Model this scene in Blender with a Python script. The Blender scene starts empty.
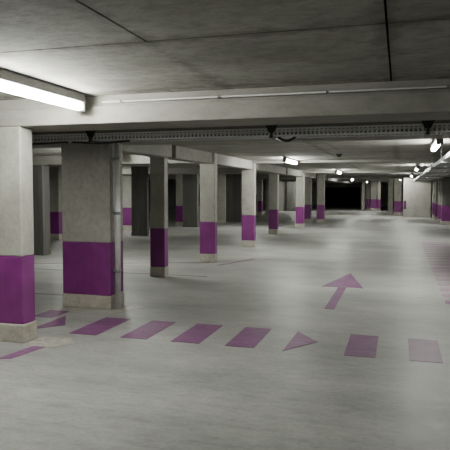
import bpy, bmesh, math, random
from mathutils import Vector, Matrix
random.seed(7)
C = bpy.context.scene.collection
SC = bpy.context.scene

# ------------------------------------------------------------------ materials
def new_mat(name):
    m = bpy.data.materials.new(name); m.use_nodes = True
    nt = m.node_tree; nt.nodes.clear()
    out = nt.nodes.new('ShaderNodeOutputMaterial')
    b = nt.nodes.new('ShaderNodeBsdfPrincipled')
    nt.links.new(b.outputs[0], out.inputs[0])
    return m, nt, b
def pos(nt, scale=(1,1,1)):
    g = nt.nodes.new('ShaderNodeNewGeometry')
    mp = nt.nodes.new('ShaderNodeMapping'); mp.inputs['Scale'].default_value = scale
    nt.links.new(g.outputs['Position'], mp.inputs['Vector'])
    return mp.outputs[0]
def noise(nt, vec, scale, detail=4, rough=.6):
    n = nt.nodes.new('ShaderNodeTexNoise'); n.inputs['Scale'].default_value = scale
    n.inputs['Detail'].default_value = detail; n.inputs['Roughness'].default_value = rough
    nt.links.new(vec, n.inputs['Vector']); return n.outputs['Fac']
def ramp(nt, fac, stops):
    r = nt.nodes.new('ShaderNodeValToRGB'); e = r.color_ramp.elements
    while len(e) < len(stops): e.new(.5)
    for el, (p, c) in zip(e, stops):
        el.position = p; el.color = (*c, 1) if len(c) == 3 else c
    nt.links.new(fac, r.inputs[0]); return r.outputs[0]
def mix(nt, a, b, fac, mode='MIX'):
    m = nt.nodes.new('ShaderNodeMix'); m.data_type = 'RGBA'; m.blend_type = mode
    for inp, v in ((m.inputs[6], a), (m.inputs[7], b)):
        if isinstance(v, tuple): inp.default_value = (*v, 1)
        else: nt.links.new(v, inp)
    if isinstance(fac, (int, float)): m.inputs[0].default_value = fac
    else: nt.links.new(fac, m.inputs[0])
    return m.outputs[2]
def bump(nt, b, h, strength, dist=.02):
    n = nt.nodes.new('ShaderNodeBump'); n.inputs['Strength'].default_value = strength
    n.inputs['Distance'].default_value = dist
    nt.links.new(h, n.inputs['Height']); nt.links.new(n.outputs[0], b.inputs['Normal'])
def concrete(name, dark, light, cloud=.9, stretch=(1,1,1), rough=.8, fine=.25, holes=False):
    m, nt, b = new_mat(name)
    p = pos(nt, stretch)
    n1 = noise(nt, p, cloud, 6, .65); n2 = noise(nt, p, cloud*9, 5, .7); n3 = noise(nt, pos(nt), 60, 3)
    c = ramp(nt, n1, [(.3, dark), (.7, light)])
    c = mix(nt, c, ramp(nt, n2, [(.3, (.62,.62,.62)), (.55, (1,1,1)), (.8, (1.15,1.14,1.1))]), fine*2, 'MULTIPLY')
    c = mix(nt, c, ramp(nt, n3, [(.35, (.7,.7,.7)), (.6, (1,1,1))]), fine, 'MULTIPLY')
    if holes:
        g = nt.nodes.new('ShaderNodeNewGeometry'); sp = nt.nodes.new('ShaderNodeSeparateXYZ')
        nt.links.new(g.outputs['Position'], sp.inputs[0])
        wob = nt.nodes.new('ShaderNodeMath'); wob.operation = 'MULTIPLY_ADD'; wob.inputs[1].default_value = .5; wob.inputs[2].default_value = -.25
        nt.links.new(noise(nt, pos(nt), 3.5, 5, .7), wob.inputs[0])
        for axis, at in ((1, 3.35), (0, -.085), (1, 4.95), (0, -1.49)):
            d = nt.nodes.new('ShaderNodeMath'); d.operation = 'SUBTRACT'; d.inputs[1].default_value = at
            nt.links.new(sp.outputs[axis], d.inputs[0])
            d2 = nt.nodes.new('ShaderNodeMath'); d2.operation = 'ABSOLUTE'; nt.links.new(d.outputs[0], d2.inputs[0])
            d3 = nt.nodes.new('ShaderNodeMath'); d3.operation = 'ADD'; nt.links.new(d2.outputs[0], d3.inputs[0]); nt.links.new(wob.outputs[0], d3.inputs[1])
            c = mix(nt, c, ramp(nt, d3.outputs[0], [(0, (.55,.53,.5)), (.09, (1,1,1))]), .8, 'MULTIPLY')
    nt.links.new(c, b.inputs['Base Color']); b.inputs['Roughness'].default_value = rough
    bump(nt, b, n2, .25)
    return m
def plain(name, col, rough=.5, metal=0, vary=.25, scale=6):
    m, nt, b = new_mat(name)
    n = noise(nt, pos(nt), scale, 4)
    c = ramp(nt, n, [(.3, tuple(x*(1-vary) for x in col)), (.7, tuple(min(1, x*(1+vary)) for x in col))])
    nt.links.new(c, b.inputs['Base Color'])
    b.inputs['Roughness'].default_value = rough; b.inputs['Metallic'].default_value = metal
    return m
def emit(name, col, s):
    m, nt, b = new_mat(name)
    b.inputs['Base Color'].default_value = (.8,.8,.8,1)
    n = noise(nt, pos(nt), 2, 1)
    c = ramp(nt, n, [(0, tuple(x*.97 for x in col)), (1, col)])
    nt.links.new(c, b.inputs['Emission Color'])
    b.inputs['Emission Strength'].default_value = s
    return m

M = {}
M['slab'] = concrete('ceiling_concrete', (.19,.183,.16), (.37,.355,.315), 1.3, (.8,1.3,1), .85, .42, True)
M['beam'] = concrete('beam_concrete', (.19,.183,.162), (.31,.30,.27), 1.2, (.6,1,1.6), .85, .22)
M['pillar'] = concrete('pillar_concrete', (.29,.28,.243), (.44,.43,.38), 1.8, (1,1,.8), .8, .24)
M['pillar_shaded'] = concrete('shaded_pier_concrete', (.08,.078,.07), (.14,.137,.125), 1.6, (3,3,.25), .9, .25)  # darker copy of the pillar concrete, shade painted into the colour
M['plinth'] = concrete('pillar_foot_concrete', (.36,.325,.275), (.54,.51,.45), 5, (1,1,1), .85, .28)
M['wall'] = concrete('wall_concrete', (.30,.29,.26), (.45,.44,.40), 1.0, (1,1,.5), .85, .2)
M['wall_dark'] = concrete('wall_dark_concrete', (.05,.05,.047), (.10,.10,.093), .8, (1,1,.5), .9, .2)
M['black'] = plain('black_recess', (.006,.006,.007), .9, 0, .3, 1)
def paint_mat():
    m, nt, b = new_mat('purple_wall_paint')
    p = pos(nt); n = noise(nt, p, 2.5, 5); n2 = noise(nt, pos(nt, (1,1,.25)), 14, 4)
    c = ramp(nt, n, [(.3, (.165,.020,.150)), (.7, (.235,.034,.21))])
    c = mix(nt, c, ramp(nt, n2, [(.25,(.78,.78,.8)), (.6,(1,1,1))]), .6, 'MULTIPLY')
    nt.links.new(c, b.inputs['Base Color']); b.inputs['Roughness'].default_value = .5
    bump(nt, b, n2, .15)
    return m
M['paint'] = paint_mat()
# floor: ground concrete with clouds, dusty streaks, trowel marks
def floor_nodes(nt):
    a = noise(nt, pos(nt, (.55, 1.1, 1)), .9, 7, .68)
    f = noise(nt, pos(nt, (1, 2.6, 1)), 5, 6, .7)
    g = noise(nt, pos(nt), 26, 5, .75)
    c = ramp(nt, a, [(.28, (.23,.235,.22)), (.5, (.345,.352,.33)), (.72, (.46,.465,.435))])
    c = mix(nt, c, ramp(nt, f, [(.3,(.62,.62,.61)), (.5,(1,1,1)), (.75,(1.2,1.2,1.18))]), .8, 'MULTIPLY')
    c = mix(nt, c, ramp(nt, g, [(.3,(.62,.62,.61)), (.6,(1.05,1.05,1.05))]), .5, 'MULTIPLY')
    return c, a, f
m, nt, b = new_mat('floor_concrete')
c, a, f = floor_nodes(nt)
nt.links.new(c, b.inputs['Base Color'])
nt.links.new(ramp(nt, f, [(.3,(.36,.36,.36)), (.7,(.55,.55,.55))]), b.inputs['Roughness'])
b.inputs['Specular IOR Level'].default_value = .5
bump(nt, b, f, .12, .01)
M['floor'] = m
def floor_paint(name, col, lo, hi):
    m, nt, b = new_mat(name)
    c, a, f = floor_nodes(nt)
    w = noise(nt, pos(nt, (1.2, 2, 1)), 9, 6, .75)
    k = ramp(nt, w, [(lo, (0,0,0)), (hi, (1,1,1))])
    d = noise(nt, pos(nt), 3, 3)
    pc = ramp(nt, d, [(.3, tuple(x*.85 for x in col)), (.7, tuple(x*1.15 for x in col))])
    nt.links.new(mix(nt, c, pc, k), b.inputs['Base Color'])
    nt.links.new(ramp(nt, f, [(.3,(.4,.4,.4)), (.7,(.58,.58,.58))]), b.inputs['Roughness'])
    return m
M['fp'] = floor_paint('worn_purple_floor_paint', (.20,.075,.185), .26, .40)
M['fp_pale'] = floor_paint('pale_worn_floor_paint', (.36,.20,.32), .32, .52)
M['seam'] = plain('floor_joint_filler', (.16,.125,.13), .8, 0, .3, 5)
M['groove'] = plain('joint_shadow', (.03,.028,.025), .9, 0, .3, 5)
M['dust'] = floor_paint('cement_dust', (.50,.46,.38), .42, .62)
M['galv'] = plain('galvanised_steel', (.38,.385,.39), .4, .7, .2, 12)
M['pipe'] = plain('pale_conduit_plastic', (.30,.30,.285), .4, 0, .15, 5)
M['blk'] = plain('black_rubber_cable', (.015,.015,.016), .5, 0, .3, 9)
M['darksteel'] = plain('dark_steel', (.05,.05,.052), .5, .6, .3, 9)
M['housing'] = plain('lamp_housing_grey', (.10,.10,.098), .5, 0, .1, 4)
M['tray_rail'] = plain('bright_tray_steel', (.8,.8,.82), .5, .1, .1, 8)
M['steel_tray'] = plain('tray_steel', (.36,.365,.375), .45, .4, .25, 10)
WARM = (.985, 1.0, .93)
M['lamp'] = emit('lit_diffuser', WARM, 34)
M['lampfar'] = emit('lit_diffuser_far', WARM, 34)
M['sign'] = plain('dark_purple_notice', (.09,.02,.09), .5, 0, .2, 8)

# ------------------------------------------------------------------ geometry helpers
def box(bm, x0, x1, y0, y1, z0, z1, bev=0):
    r = bmesh.ops.create_cube(bm, size=1)
    vs = r['verts']
    for v in vs:
        v.co = Vector(((x0+x1)/2 + v.co.x*(x1-x0), (y0+y1)/2 + v.co.y*(y1-y0), (z0+z1)/2 + v.co.z*(z1-z0)))
    if bev:
        es = {e for v in vs for e in v.link_edges}
        bmesh.ops.bevel(bm, geom=list(es), offset=bev, segments=2, affect='EDGES', profile=.5)
def tube(bm, a, b, r, seg=12, r2=None):
    a, b = Vector(a), Vector(b); d = b-a
    rot = d.to_track_quat('Z', 'Y').to_matrix().to_4x4()
    bmesh.ops.create_cone(bm, cap_ends=True, segments=seg, radius1=r, radius2=r if r2 is None else r2,
                          depth=d.length, matrix=Matrix.Translation((a+b)/2) @ rot)
def path(bm, pts, r, seg=8):
    for p, q in zip(pts, pts[1:]): tube(bm, p, q, r, seg)
    for p in pts[1:-1]: bmesh.ops.create_uvsphere(bm, u_segments=seg, v_segments=6, radius=r, matrix=Matrix.Translation(Vector(p)))
def poly(bm, pts, z0, z1):
    lo = [bm.verts.new((x, y, z0)) for x, y in pts]; hi = [bm.verts.new((x, y, z1)) for x, y in pts]
    n = len(pts)
    bm.faces.new(hi); bm.faces.new(lo[::-1])
    for i in range(n): bm.faces.new((lo[i], lo[(i+1) % n], hi[(i+1) % n], hi[i]))
def obj(name, bm, mat, parent=None, loc=None, smooth=False):
    me = bpy.data.meshes.new(name)
    bmesh.ops.recalc_face_normals(bm, faces=bm.faces)
    if loc is not None: bmesh.ops.translate(bm, verts=bm.verts, vec=-Vector(loc))
    bm.to_mesh(me); bm.free(); me.materials.append(mat)
    if smooth:
        for p in me.polygons: p.use_smooth = len(p.vertices) == 4
    o = bpy.data.objects.new(name, me); C.objects.link(o)
    if loc is not None and parent is None: o.location = loc
    if parent is not None: o.parent = parent
    return o
def tag(o, label, cat, group=None):
    o['label'] = label; o['category'] = cat; o['kind'] = 'thing'
    if group: o['group'] = group
    return o
def thing(name, loc, label, cat, group=None):
    o = bpy.data.objects.new(name, None); C.objects.link(o); o.location = loc
    o.empty_display_size = .2
    return tag(o, label, cat, group)
def struct(name, bm, mat):
    o = obj(name, bm, mat); o['kind'] = 'structure'; return o

# ------------------------------------------------------------------ room shell
X0, X1, Y0, Y1 = -18.0, 6.5, -7.0, 58.0
ZS = 2.45; ZB = 2.17; ZC = 2.35                      # slab soffit, beam soffit
bm = bmesh.new(); box(bm, X0-.3, X1+.3, Y0-.3, Y1+3.5, -.25, 0); struct('floor', bm, M['floor'])
bm = bmesh.new()                          # precast planks with open joints between them
def plank(x0, x1, y0, y1, z=ZS):
    g = .007
    box(bm, x0+g, x1-g, y0+g, y1-g, z, ZS+.12)
xs = [X0, -15.2, -12.4, -9.6, -7.2, -4.5, -2.9, -1.49, -.085, 2.3, 4.4, X1]
for a_, b_ in zip(xs, xs[1:]): plank(a_, b_, Y0, 3.35)
xs2 = [X0, -15, -12, -9.5, -7.0, -4.5, -2.02, -.085, 2.3, 4.4, X1]
xs3 = [x for x in xs2 if x != -2.02]
for a_, b_ in zip(xs3, xs3[1:]): plank(a_, b_, 3.35, 5.0)
for a_, b_ in zip(xs2, xs2[1:]): plank(a_, b_, 5.0, 7.3)
ys = [7.3, 9.4, 12.35, 15.9, 20.0, 24.4, 28.5, 32.8, 37, 41, 45, 49.5, 54, Y1]
for i, (ya, yb) in enumerate(zip(ys, ys[1:])):
    xx = [X0, -14, -10.5, -7.4, -4.0, -1.5 + .3*(i % 2), .9, 3.6, X1]
    for a_, b_ in zip(xx, xx[1:]): plank(a_, b_, ya, yb, ZC)
struct('ceiling', bm, M['slab'])
bm = bmesh.new(); box(bm, X0-.3, X1+.3, Y0-.3, Y1+3.5, ZS+.12, ZS+.3); struct('ceiling_topping', bm, M['groove'])
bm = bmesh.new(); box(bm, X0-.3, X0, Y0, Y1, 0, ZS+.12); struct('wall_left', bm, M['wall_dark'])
bm = bmesh.new(); box(bm, X1, X1+.3, Y0, Y1, 0, ZS+.12); struct('wall_right', bm, M['wall'])
bm = bmesh.new(); box(bm, X0, X1, Y0-.3, Y0, 0, ZS+.12); struct('wall_front', bm, M['wall'])
bm = bmesh.new()
box(bm, X0, -7.0, Y1, Y1+.3, 0, ZS+.12); box(bm, -7.0, -3.7, Y1, Y1+.3, 1.86, ZS+.12)
box(bm, -3.7, X1, Y1, Y1+.3, 0, ZS+.12); struct('wall_back', bm, M['wall'])
bm = bmesh.new()                          # box behind the opening, coloured black to paint in its darkness
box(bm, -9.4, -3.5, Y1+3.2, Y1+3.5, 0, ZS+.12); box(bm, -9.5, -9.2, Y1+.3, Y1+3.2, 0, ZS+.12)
box(bm, -3.7, -3.4, Y1+.3, Y1+3.2, 0, ZS+.12); struct('dark_recess_1', bm, M['black'])
bm = bmesh.new(); box(bm, -9.2, -3.7, Y1+.3, Y1+3.2, 0, .012); struct('dark_recess_2', bm, M['black'])  # recess floor, black in place of real darkness
# pale concrete core wall across the right lane
bm = bmesh.new(); box(bm, .2, 1.72, 36.2, 38.5, 0, ZC); struct('wall_core', bm, M['wall'])

# ------------------------------------------------------------------ ceiling beams across the lanes
def xbeam(y, w, label, x0=X0, x1=X1, zb=ZB, step=False):
    bm = bmesh.new(); zt = ZS if y < 7 else ZC
    if step:
        box(bm, x0, x1, y, y+w, zb, 2.35, .012); box(bm, x0, x1, y+.04, y+w-.02, 2.345, ZS)
    else:
        box(bm, x0, x1, y, y+w, zb, zt, .012)
    o = obj('ceiling_beam', bm, M['beam'], None, (0, y, zb)); tag(o, label, 'beam', 'cross beams under the ceiling')
xbeam(5.07, .58, 'nearest wide concrete cross beam above the front row of floor stripes', zb=2.18, step=True)
xbeam(6.84, .70, 'second concrete cross beam resting on the broad pillar just beyond the cable tray')
xbeam(15.6, .5, 'third concrete cross beam meeting the brightly lit purple banded pillar', zb=2.28)
xbeam(24.2, .5, 'fourth concrete cross beam halfway down the garage lane', zb=2.26)
xbeam(32.6, .5, 'fifth concrete cross beam far down the lane', zb=2.22)
xbeam(41.0, .5, 'sixth concrete cross beam near the pale core wall, far down the lane')
xbeam(49.5, .5, 'last concrete cross beam in front of the black opening')
xbeam(12.1, .4, 'short concrete beam crossing the left bay behind the broad pillar', x1=-4.16, zb=2.14)
xbeam(20.1, .38, 'short concrete beam crossing the left bay behind the slender pillars', x1=-4.16, zb=2.14)
xbeam(28.27, .3, 'short concrete beam crossing the left bay deep in the garage', x1=-4.16, zb=2.14)
def ybeam(x0, x1, y0, y1, label, zb=2.12):
    bm = bmesh.new(); box(bm, x0, x1, y0, y1, zb, ZC, .012)
    tag(obj('ceiling_beam', bm, M['beam'], None, ((x0+x1)/2, y0, zb)), label, 'beam', 'lengthwise beams over the pillar row')
segs = [(7.55, 9.69), (9.89, 12.04), (12.27, 15.59), (16.11, 20.49), (20.77, 24.19), (24.71, 28.2), (28.62, 32.6), (33.1, 41.0), (41.5, 49.5)]
names = ['behind the broad banded pillar', 'between the first two slender pillars', 'leading to the brightly lit pillar',
         'behind the brightly lit pillar', 'between the mid distance pillars', 'between the two small distant pillars',
         'past the farthest pillar of the left row', 'over the far left parking bays', 'ending near the black opening']
for (a_, b_), n_ in zip(segs, names): ybeam(-4.14, -3.84, a_, b_, 'concrete beam running lengthwise '+n_)

# ------------------------------------------------------------------ pillars
def pillar(x0, x1, y0, y1, label, top=ZC, band=True, mat='pillar', foot=.18, bt=.87, group='purple banded pillars', grow=.006):
    cx, cy = (x0+x1)/2, (y0+y1)/2
    t = thing('concrete_pillar', (cx, cy, 0), label, 'pillar', group)
    def part(name, g, z0, z1, m):
        bm = bmesh.new(); box(bm, x0-cx-g, x1-cx+g, y0-cy-g, y1-cy+g, z0, z1, .012)
        return obj(name, bm, M[m], t)
    if band:
        part('shaft', 0, bt, top, mat)
        part('painted_band', .001, foot, bt, 'paint')
        part('foot', grow, 0, foot, 'plinth')
    else:
        part('shaft', 0, .12, top, mat); part('foot', grow, 0, .12, 'plinth' if mat == 'pillar' else mat)
    return t
pillar(-4.45, -3.625, 5.07, 5.28, 'nearest broad concrete pillar with purple band, at the left edge beside the lamp', top=2.18, foot=.19, bt=.88, grow=.012)
pillar(-4.27, -3.57, 6.84, 7.22, 'broad square concrete pillar with purple band and a steel downpipe on its side', top=ZB, bt=.87, grow=.01)
pillar(-4.27, -3.99, 9.7, 9.87, 'slender purple banded pillar, first to the right of the broad square pillar', top=ZC)
pillar(-4.14, -3.80, 12.05, 12.25, 'shaded slender pillar with dark purple band, second right of the broad square pillar', top=ZC)
pillar(-4.15, -3.79, 15.6, 15.8, 'brightly lit pale pillar with bright purple band at the middle of the row', top=2.28)
pillar(-4.46, -4.14, 20.5, 20.75, 'narrow grey pillar with dark purple band just behind the brightly lit pillar', top=ZC)
pillar(-4.12, -3.80, 24.2, 24.5, 'small pale pillar with purple band and lit right edge, fourth cross beam above it', top=2.26)
pillar(-4.45, -4.145, 28.6, 28.95, 'small distant pillar with purple band, left of the last one in the row', top=ZC)
pillar(-3.80, -3.46, 28.25, 28.6, 'dark purple banded pillar standing left of the black opening', top=ZC)
# second row and piers in the left bays
G2 = 'plain piers in the left bays'
pillar(-8.75, -8.06, 12.1, 12.4, 'dark unpainted pier seen right of the nearest pillar', band=False, mat='pillar_shaded', top=2.14, group=G2)
pillar(-8.74, -8.16, 18.3, 18.45, 'dark unpainted pier in shade, left of the first slender pillar', band=False, mat='pillar_shaded', group=G2, top=ZC)
pillar(-8.78, -8.12, 23.35, 23.5, 'dark ribbed pier between the two slender pillars', band=False, mat='pillar_shaded', group=G2, top=ZC)
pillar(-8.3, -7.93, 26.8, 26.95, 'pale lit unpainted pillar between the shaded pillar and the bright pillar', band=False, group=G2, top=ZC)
pillar(-8.6, -7.46, 27.95, 28.25, 'wide dark pier directly left of the brightly lit pillar', band=False, mat='pillar_shaded', group=G2, top=ZC)
pillar(-8.4, -7.72, 32.3, 32.58, 'dark pier right of the brightly lit pillar', band=False, mat='pillar_shaded', group=G2, top=ZC)
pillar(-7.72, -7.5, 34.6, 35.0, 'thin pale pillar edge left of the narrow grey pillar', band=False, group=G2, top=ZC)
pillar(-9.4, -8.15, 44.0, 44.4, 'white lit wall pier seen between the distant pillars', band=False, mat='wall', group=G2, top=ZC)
pillar(-8.1, -7.3, 43.6, 44.0, 'grey shaded pier beside the white lit wall pier', band=False, mat='pillar_shaded', group=G2, top=ZC)
G3 = 'purple banded pillars in the far left bays'
pillar(-10.45, -9.97, 20.9, 21.05, 'deep set banded pillar seen right of the broad square pillar', group=G3, top=ZC)
pillar(-9.35, -8.9, 24.0, 24.19, 'deep set pillar with pinkish purple band left of the ribbed dark pier', group=G3, top=ZC)
pillar(-10.6, -10.16, 16.1, 16.5, 'deep set banded pillar glimpsed left of the broad square pillar', group=G3, top=ZC)
pillar(-15.9, -14.7, 24.75, 25.2, 'added dark block standing for the black gap at the far end of the left bays', band=False, mat='pillar_shaded', group=G2, top=ZC)  # added block, its dark colour stands for the darkness deep in the bays
pillar(-8.9, -8.5, 37.0, 37.3, 'banded pillar deep behind the narrow grey pillar', group=G3, top=ZC)
# far end and right row
G4 = 'purple banded pillars at the far end'
pillar(-2.92, -2.67, 48.0, 48.3, 'thin grey pillar at right edge of the black opening', band=False, group=G2, top=ZC)
pillar(-2.62, -2.28, 48.6, 48.9, 'dark small banded pillar, first right of the black opening', group=G4, top=ZC)
pillar(-2.2, -1.72, 47.6, 47.9, 'far banded pillar with bright purple band right of the black opening', group=G4, top=ZC)
pillar(-1.66, -1.42, 47.0, 47.3, 'thin pale far pillar at the right of the bright purple band', group=G4, top=ZC)
pillar(-.75, -.42, 40.5, 40.85, 'pale unpainted far pillar left of the core wall', band=False, group=G2, top=ZC)
pillar(-.36, .12, 39.4, 39.7, 'far pillar with dim purple band against the core wall', group=G4, top=ZC)
G5 = 'purple banded pillars on the right side'
pillar(1.82, 2.5, 28.3, 28.65, 'dark banded pillar at the right edge below the cable trays', group=G5, mat='pillar_shaded', top=ZC)
pillar(1.80, 2.15, 30.6, 31.0, 'narrow lit banded pillar behind the dark right edge pillar', group=G5, top=ZC)
pillar(1.80, 2.15, 33.2, 33.55, 'banded pillar on the right, second behind the right edge pillar', group=G5, top=ZC)
pillar(1.80, 2.15, 35.5, 35.85, 'banded pillar touching the right end of the pale core wall', group=G5, top=ZC)
bm = bmesh.new(); box(bm, -.08, .08, -.02, 0, -.25, .25, .004)
tag(obj('notice_board', bm, M['sign'], None), 'small dark purple panel on the pale core wall', 'sign').location = (.29, 36.2, .72)

# steel downpipe on the side of the broad pillar
M['downpipe'] = plain('downpipe_zinc', (.6,.6,.58), .35, .25, .15, 9)
t = thing('downpipe', (-3.505, 6.93, 0), 'galvanised steel downpipe on the right side of the broad square pillar', 'pipe')
bm = bmesh.new(); tube(bm, (0,0,.0), (0,0,2.168), .036, 18); obj('tube', bm, M['downpipe'], t, smooth=True)
for z in (.5, 1.25, 1.95):
    bm = bmesh.new(); tube(bm, (0,0,z-.02), (0,0,z+.02), .043, 18); box(bm, -.062, -.02, -.018, .018, z-.018, z+.018)
    obj('clamp', bm, M['galv'], t, smooth=True)

# ------------------------------------------------------------------ lamps
LH = .085
def make_lamp(x, y0, length, z, label, far=False):
    t = thing('batten_lamp', (x, y0+length/2, z), label, 'lamp', 'ceiling lamps')
    h = length/2
    bm = bmesh.new(); top = .125 if y0 == 3.42 else .085
    box(bm, -.045, .045, -h, h, .045, top, .008); obj('housing', bm, M['housing'], t)
    bm = bmesh.new()
    r = bmesh.ops.create_cone(bm, cap_ends=True, segments=20, radius1=.038, radius2=.038, depth=length-.08,
        matrix=Matrix.Rotation(math.pi/2, 4, 'X'))
    for v in bm.verts:
        v.co.z += .008
    obj('diffuser', bm, M['lampfar' if far else 'lamp'], t, smooth=True)
    for s in (-1, 1):
        bm = bmesh.new(); box(bm, -.047, .047, s*h-.022, s*h+.022, -.035, .087, .01); obj('end_cap', bm, M['housing'], t)
        zt = ZS if y0 < 7 else ZC
        if z+top < zt-.004:
            bm = bmesh.new(); tube(bm, (0, s*(h-.2), .08), (0, s*(h-.2), zt-z), .008, 8); obj('hanger', bm, M['darksteel'], t)
    return t
make_lamp(-2.88, 3.42, 1.55, 2.32, 'long glowing tube lamp at the upper left, nearest of the ceiling lamps')
make_lamp(.53, 9.0, 1.6, 2.24, 'glowing tube lamp at the upper right beside the cable tray end')
make_lamp(-2.64, 13.9, 1.55, 2.26, 'glowing tube lamp in the middle, before the third cross beam')
make_lamp(-2.3, 22.4, 1.5, 2.24, 'small glowing lamp above the lane centre, before the fourth cross beam')
make_lamp(.5, 18.6, 1.5, 2.22, 'second glowing lamp along the right cable tray', True)
make_lamp(.5, 27.2, 1.5, 2.22, 'third small glowing lamp along the right cable tray', True)
make_lamp(.0, 34.6, 1.5, 2.2, 'bright distant lamp in front of the pale core wall', True)
make_lamp(-2.4, 44.2, 1.5, 2.2, 'tiny distant lamp right above the far banded pillars', True)
make_lamp(-2.8, 35.5, 1.5, 2.2, 'tiny far lamp over the lane before the black opening', True)
make_lamp(-5.9, 10.25, 1.5, 2.24, 'lamp of the left bay behind the nearest pillar')
make_lamp(-10.8, 18.0, 1.5, 2.2, 'lamp deep in the left bays')
make_lamp(-5.9, 22.6, 1.3, 2.24, 'lamp in the left bay behind the shaded pillar')
make_lamp(-7.0, 41.6, 1.5, 2.2, 'lamp in the far left bay by the white wall pier')
make_lamp(1.2, -4.2, 1.55, 2.36, 'lamp behind the viewpoint, right of the lane')
make_lamp(-3.0, -5.2, 1.55, 2.36, 'lamp behind the viewpoint, left of the lane')

# ------------------------------------------------------------------ cable tray across the lane
TX0, TX1, TY, TZ = -7.9, 5.9, 6.28, 2.13
t = thing('cable_tray', (0, TY, TZ), 'perforated steel cable tray crossing the garage below the ceiling', 'cable tray')
bm = bmesh.new()
n = int((TX1-TX0)/.045)
for yy in (0, .26):
    box(bm, TX0, TX1, yy-.002, yy+.002, .0, .018); box(bm, TX0, TX1, yy-.002, yy+.002, .072, .09)
    for i in range(n+1):
        x = TX0+i*.045; box(bm, x, x+.02, yy-.002, yy+.002, .018, .072)
obj('side_rails', bm, M['tray_rail'], t)
bm = bmesh.new()
for yy in (.0, .06, .12, .18, .24): box(bm, TX0, TX1, yy, yy+.02, -.001, .001)
for i in range(n+1):
    x = TX0+i*.045; box(bm, x, x+.02, 0, .26, -.0012, .0012)
obj('perforated_base', bm, M['steel_tray'], t)
tt = t
for bx_ in (-5.4, -3.44, -1.31, .25, 2.4, 4.4):
    t = thing('tray_bracket', (bx_, 6.1, 2.13), {-3.44:'black wedge bracket holding the cable tray near the long lamp', -1.31:'black wedge bracket holding the cable tray above the middle of the lane',
        .25:'black wedge bracket holding the cable tray at the upper right'}.get(bx_, 'black tray bracket outside the main view'), 'bracket', 'brackets of the cable tray')
    bm = bmesh.new()
    box(bm, -.012, .012, .02, .06, -.015, .32); box(bm, -.02, .02, .02, .48, -.03, -.008)
    obj('arm', bm, M['darksteel'], t)
    bm = bmesh.new()
    vs = [bm.verts.new(p) for p in ((-.075,.03,.125),(.075,.03,.125),(.028,.03,.03),(-.028,.03,.03),(-.075,.05,.125),(.075,.05,.125),(.028,.05,.03),(-.028,.05,.03))]
    for f_ in ((0,1,2,3),(7,6,5,4),(0,4,5,1),(1,5,6,2),(2,6,7,3),(3,7,4,0)): bm.faces.new([vs[k] for k in f_])
    obj('gusset', bm, M['darksteel'], t)
# cables lying in the tray, and loops drooping under it
for k, (yy, rr, lab) in enumerate(((6.33,.014,'black cable lying in the tray at its front rail'), (6.38,.018,'thick black cable lying in the middle of the tray'), (6.45,.012,'thin black cable lying at the back of the tray'))):
    bm = bmesh.new(); pts = []
    for i in range(70):
        pts.append((TX0+.1+i*(TX1-TX0-.2)/69, yy+.008*math.sin(i*.9+k), TZ+.003+rr))
    path(bm, pts, rr, 8); tag(obj('cable', bm, M['blk'], smooth=True), lab, 'cable', 'cables in the tray')
def droop(x0, x1, y, z, dz, lab, r=.012):
    bm = bmesh.new(); pts = []
    for i in range(17):
        u = i/16; pts.append((x0+(x1-x0)*u, y, z-dz*math.sin(math.pi*u)**1.5))
    path(bm, pts, r, 8); tag(obj('cable', bm, M['blk'], smooth=True), lab, 'cable', 'cables sagging under the tray')
droop(-1.27, -1.08, 6.3, 2.116, .035, 'short black cable loop sagging under the tray, lane centre', .014)
droop(-3.75, -3.0, 6.25, 2.118, .02, 'black cable loop sagging under the tray above the broad pillar')
droop(-4.8, -3.8, 6.24, 2.118, .012, 'black cable under the left end of the tray')
# conduit along the first beam
t = thing('electrical_conduit', (0, 5.035, 2.375), 'thin pale conduit along the top of the nearest beam, right of the long lamp', 'pipe')
bm = bmesh.new(); tube(bm, (-2.7, 0, 0), (5.9, 0, 0), .008, 10); obj('tube', bm, M['pipe'], t, smooth=True)
for i in range(9):
    bm = bmesh.new(); x = -2.5+i*.95; box(bm, x-.01, x+.01, -.01, .035, -.01, .01); obj('clip', bm, M['housing'], t)
t = thing('smoke_detector', (-1.3, 13.2, ZC), 'small dark round detector on the ceiling over the lane', 'detector')
bm = bmesh.new(); tube(bm, (0,0,0), (0,0,-.035), .07, 20); obj('base', bm, M['darksteel'], t)
bm = bmesh.new(); tube(bm, (0,0,-.035), (0,0,-.07), .05, 20, .03); obj('head', bm, M['darksteel'], t)

# ------------------------------------------------------------------ tray and pipes along the right side
t = thing('cable_tray', (.72, 9.5, 2.08), 'lengthwise steel cable tray running away at the upper right', 'cable tray')
L = 26.4
bm = bmesh.new()
for xx in (0, .3): box(bm, xx-.003, xx+.003, 0, L, 0, .07)
obj('side_rails', bm, M['galv'], t)
bm = bmesh.new()
for i in range(int(L/.3)): box(bm, 0, .3, i*.3, i*.3+.16, 0, .004)
for xx in (0, .1, .2, .26): box(bm, xx, xx+.04, 0, L, .0003, .0043)
bmesh.ops.remove_doubles(bm, verts=bm.verts, dist=1e-6)
obj('perforated_base', bm, M['galv'], t)
bm = bmesh.new()
bm.free()
for i, (yy) in enumerate((11.0, 14.2, 18.0, 22.0, 26.5, 31.5, 34.6)):
    hb = thing('trapeze_hanger', (1.22, yy, 1.995), ['nearest', 'second', 'third', 'fourth', 'fifth', 'sixth', 'farthest'][i]+' steel trapeze hanger carrying the right side pipes', 'hanger', 'hangers of the right side pipes')
    bm = bmesh.new(); box(bm, -.56, .56, -.02, .02, .045, .08); obj('crossbar', bm, M['steel_tray'], hb)
    for s in (-.54, .54):
        bm = bmesh.new(); tube(bm, (s, 0, .06), (s, 0, ZC-1.995), .007, 8); obj('rod', bm, M['galv'], hb)
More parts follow.
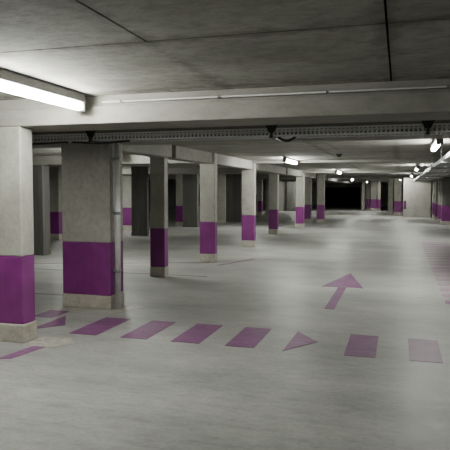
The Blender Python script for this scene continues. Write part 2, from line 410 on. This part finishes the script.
for x, r_, m_, lab in ((1.14, .035, 'galv', 'slim steel pipe beside the lengthwise tray at the upper right'), (1.32, .055, 'pipe', 'grey plastic pipe in the middle of the right ceiling pipes'),
                   (1.5, .04, 'galv', 'slim steel pipe right of the grey plastic pipe'), (1.62, .065, 'darksteel', 'thick dark pipe nearest the right pillars')):
    bm = bmesh.new(); tube(bm, (x, 9.2, 2.08+r_), (x, 35.9, 2.08+r_), r_, 16)
    for yy in range(12, 35, 4): tube(bm, (x, yy, 2.08+r_), (x, yy+.08, 2.08+r_), r_+.007, 16)
    tag(obj('ceiling_pipe', bm, M[m_], smooth=True), lab, 'pipe', 'pipes under the right ceiling')
for x in (.80, .87, .94):
    bm = bmesh.new(); pts = [(x+.01*math.sin(i*1.3+x*9), 9.6+i*.65, 2.1) for i in range(40)]
    path(bm, pts, .014, 8); tag(obj('cable', bm, M['blk'], smooth=True), 'black cable lying in the lengthwise tray at the upper right', 'cable', 'cables in the lengthwise tray')

# ------------------------------------------------------------------ floor markings
def mark(name, pts, label, cat, mat='fp', group=None, z=.003):
    bm = bmesh.new(); cx = sum(p[0] for p in pts)/len(pts); cy = sum(p[1] for p in pts)/len(pts)
    poly(bm, [(x-cx, y-cy) for x, y in pts], 0, z)
    o = obj(name, bm, M[mat]); o.location = (cx, cy, .0005); tag(o, label, cat, group); return o
gz = 'purple bars of the crossing'
bars = [(-3.41, -3.08, 'leftmost purple floor bar, in front of the broad square pillar'), (-2.80, -2.50, 'second purple floor bar from the left'),
        (-2.23, -1.92, 'third purple floor bar from the left'), (-1.65, -1.35, 'fourth purple floor bar, left of the purple triangle'),
        (-.48, -.19, 'purple floor bar directly right of the purple triangle'), (.11, .40, 'rightmost purple floor bar of the row')]
for x0, x1, lab in bars: mark('painted_floor_bar', [(x0,5.57),(x1,5.57),(x1,6.41),(x0,6.41)], lab, 'floor marking', group=gz)
mark('painted_floor_triangle', [(-1.06,5.55),(-.78,5.98),(-1.05,6.38)], 'purple floor triangle pointing right between the crossing bars', 'floor marking')
mark('painted_floor_triangle', [(-3.92,5.60),(-3.66,5.90),(-3.92,6.34)], 'purple floor triangle between the nearest pillar and the broad pillar', 'floor marking')
mark('painted_floor_bar', [(-3.52,4.52),(-3.40,4.56),(-3.33,5.0),(-3.47,5.0)], 'narrow purple floor stripe at the foot of the nearest pillar', 'floor marking')
mark('painted_floor_bar', [(-4.3,6.2),(-4.02,6.2),(-4.02,6.6),(-4.3,6.6)], 'small purple floor patch behind the nearest pillar', 'floor marking')
mark('cement_residue', [(-3.61,5.02),(-3.3,4.98),(-3.12,5.2),(-3.3,5.42),(-3.61,5.36)], 'pale cement residue on the floor at the foot of the nearest pillar', 'floor stain', 'dust', z=.0015)
mark('cement_residue', [(-4.4,6.55),(-3.5,6.6),(-3.2,7.1),(-3.42,7.3),(-3.5,6.82),(-4.3,6.82)], 'pale cement residue on the floor around the foot of the broad pillar', 'floor stain', 'dust', z=.0015)
bm = bmesh.new()
poly(bm, [(-.065,-1.85),(.065,-1.85),(.065,0),(.33,-.05),(.0,1.62),(-.33,-.05),(-.065,0)], 0, .003)
o = obj('painted_floor_arrow', bm, M['fp']); o.location = (-.86, 9.58, .0005); tag(o, 'long purple arrow on the floor pointing down the lane', 'floor marking')
for i in range(19):
    y = 8.54+i*.555
    words = ['nearest', 'second', 'third', 'fourth', 'fifth', 'sixth', 'seventh', 'eighth', 'ninth', 'tenth', 'eleventh', 'twelfth', 'thirteenth', 'fourteenth', 'fifteenth', 'sixteenth', 'seventeenth', 'eighteenth', 'farthest']
    mark('painted_hatch_line', [(.63,y),(1.85,y),(1.85,y+.26),(.63,y+.26)], words[i]+' pale purple hatch line at the right edge of the lane floor', 'floor marking', 'fp' if i < 1 else 'fp_pale', 'hatch lines on the right floor')
mark('painted_floor_line', [(-3.62,11.6),(-3.55,11.6),(-3.1,12.9),(-3.17,12.9)], 'thin purple line on the floor in front of the shaded slender pillar', 'floor marking')
mark('floor_joint', [(-3.9,11.98),(-9.5,10.0),(-9.5,9.95),(-3.9,11.94)], 'thin dark joint line across the floor of the left bays', 'floor joint', 'seam')
mark('floor_joint', [(-3.3,9.98),(-8,9.98),(-8,10.03),(-3.3,10.03)], 'dark floor joint at the foot of the first slender pillar', 'floor joint', 'seam', z=.002)
mark('floor_joint', [(-4.3,7.62),(-7,7.62),(-7,7.58),(-4.3,7.58)], 'dark floor joint behind the broad square pillar', 'floor joint', 'seam', z=.002)

# ------------------------------------------------------------------ world, camera, colour
w = bpy.data.worlds.new('World'); SC.world = w; w.use_nodes = True
w.node_tree.nodes['Background'].inputs[0].default_value = (.9,.95,1,1)
w.node_tree.nodes['Background'].inputs[1].default_value = .02
cam = bpy.data.cameras.new('camera'); co = bpy.data.objects.new('camera', cam); C.objects.link(co)
cam.sensor_width = 36; cam.lens = 589.7/450*36; cam.clip_start = .05; cam.clip_end = 200
yaw, pitch, roll = -.28795, -.058705, .001965
cy, sy = math.cos(yaw), math.sin(yaw)
f = Vector((sy, cy, 0)); r = Vector((cy, -sy, 0)); u = Vector((0, 0, 1))
f2 = f*math.cos(pitch)+u*math.sin(pitch); u2 = u*math.cos(pitch)-f*math.sin(pitch)
r3 = r*math.cos(roll)+u2*math.sin(roll); u3 = u2*math.cos(roll)-r*math.sin(roll)
mw = Matrix((( r3.x, u3.x, -f2.x, 0), (r3.y, u3.y, -f2.y, 0), (r3.z, u3.z, -f2.z, 1.55), (0,0,0,1)))
co.matrix_world = mw
SC.camera = co
SC.view_settings.view_transform = 'AgX'
SC.view_settings.look = 'None'
SC.view_settings.exposure = 2.3
SC.cycles.max_bounces = 10; SC.cycles.diffuse_bounces = 6
SC.cycles.use_denoising = True
SC.cycles.sample_clamp_indirect = 6
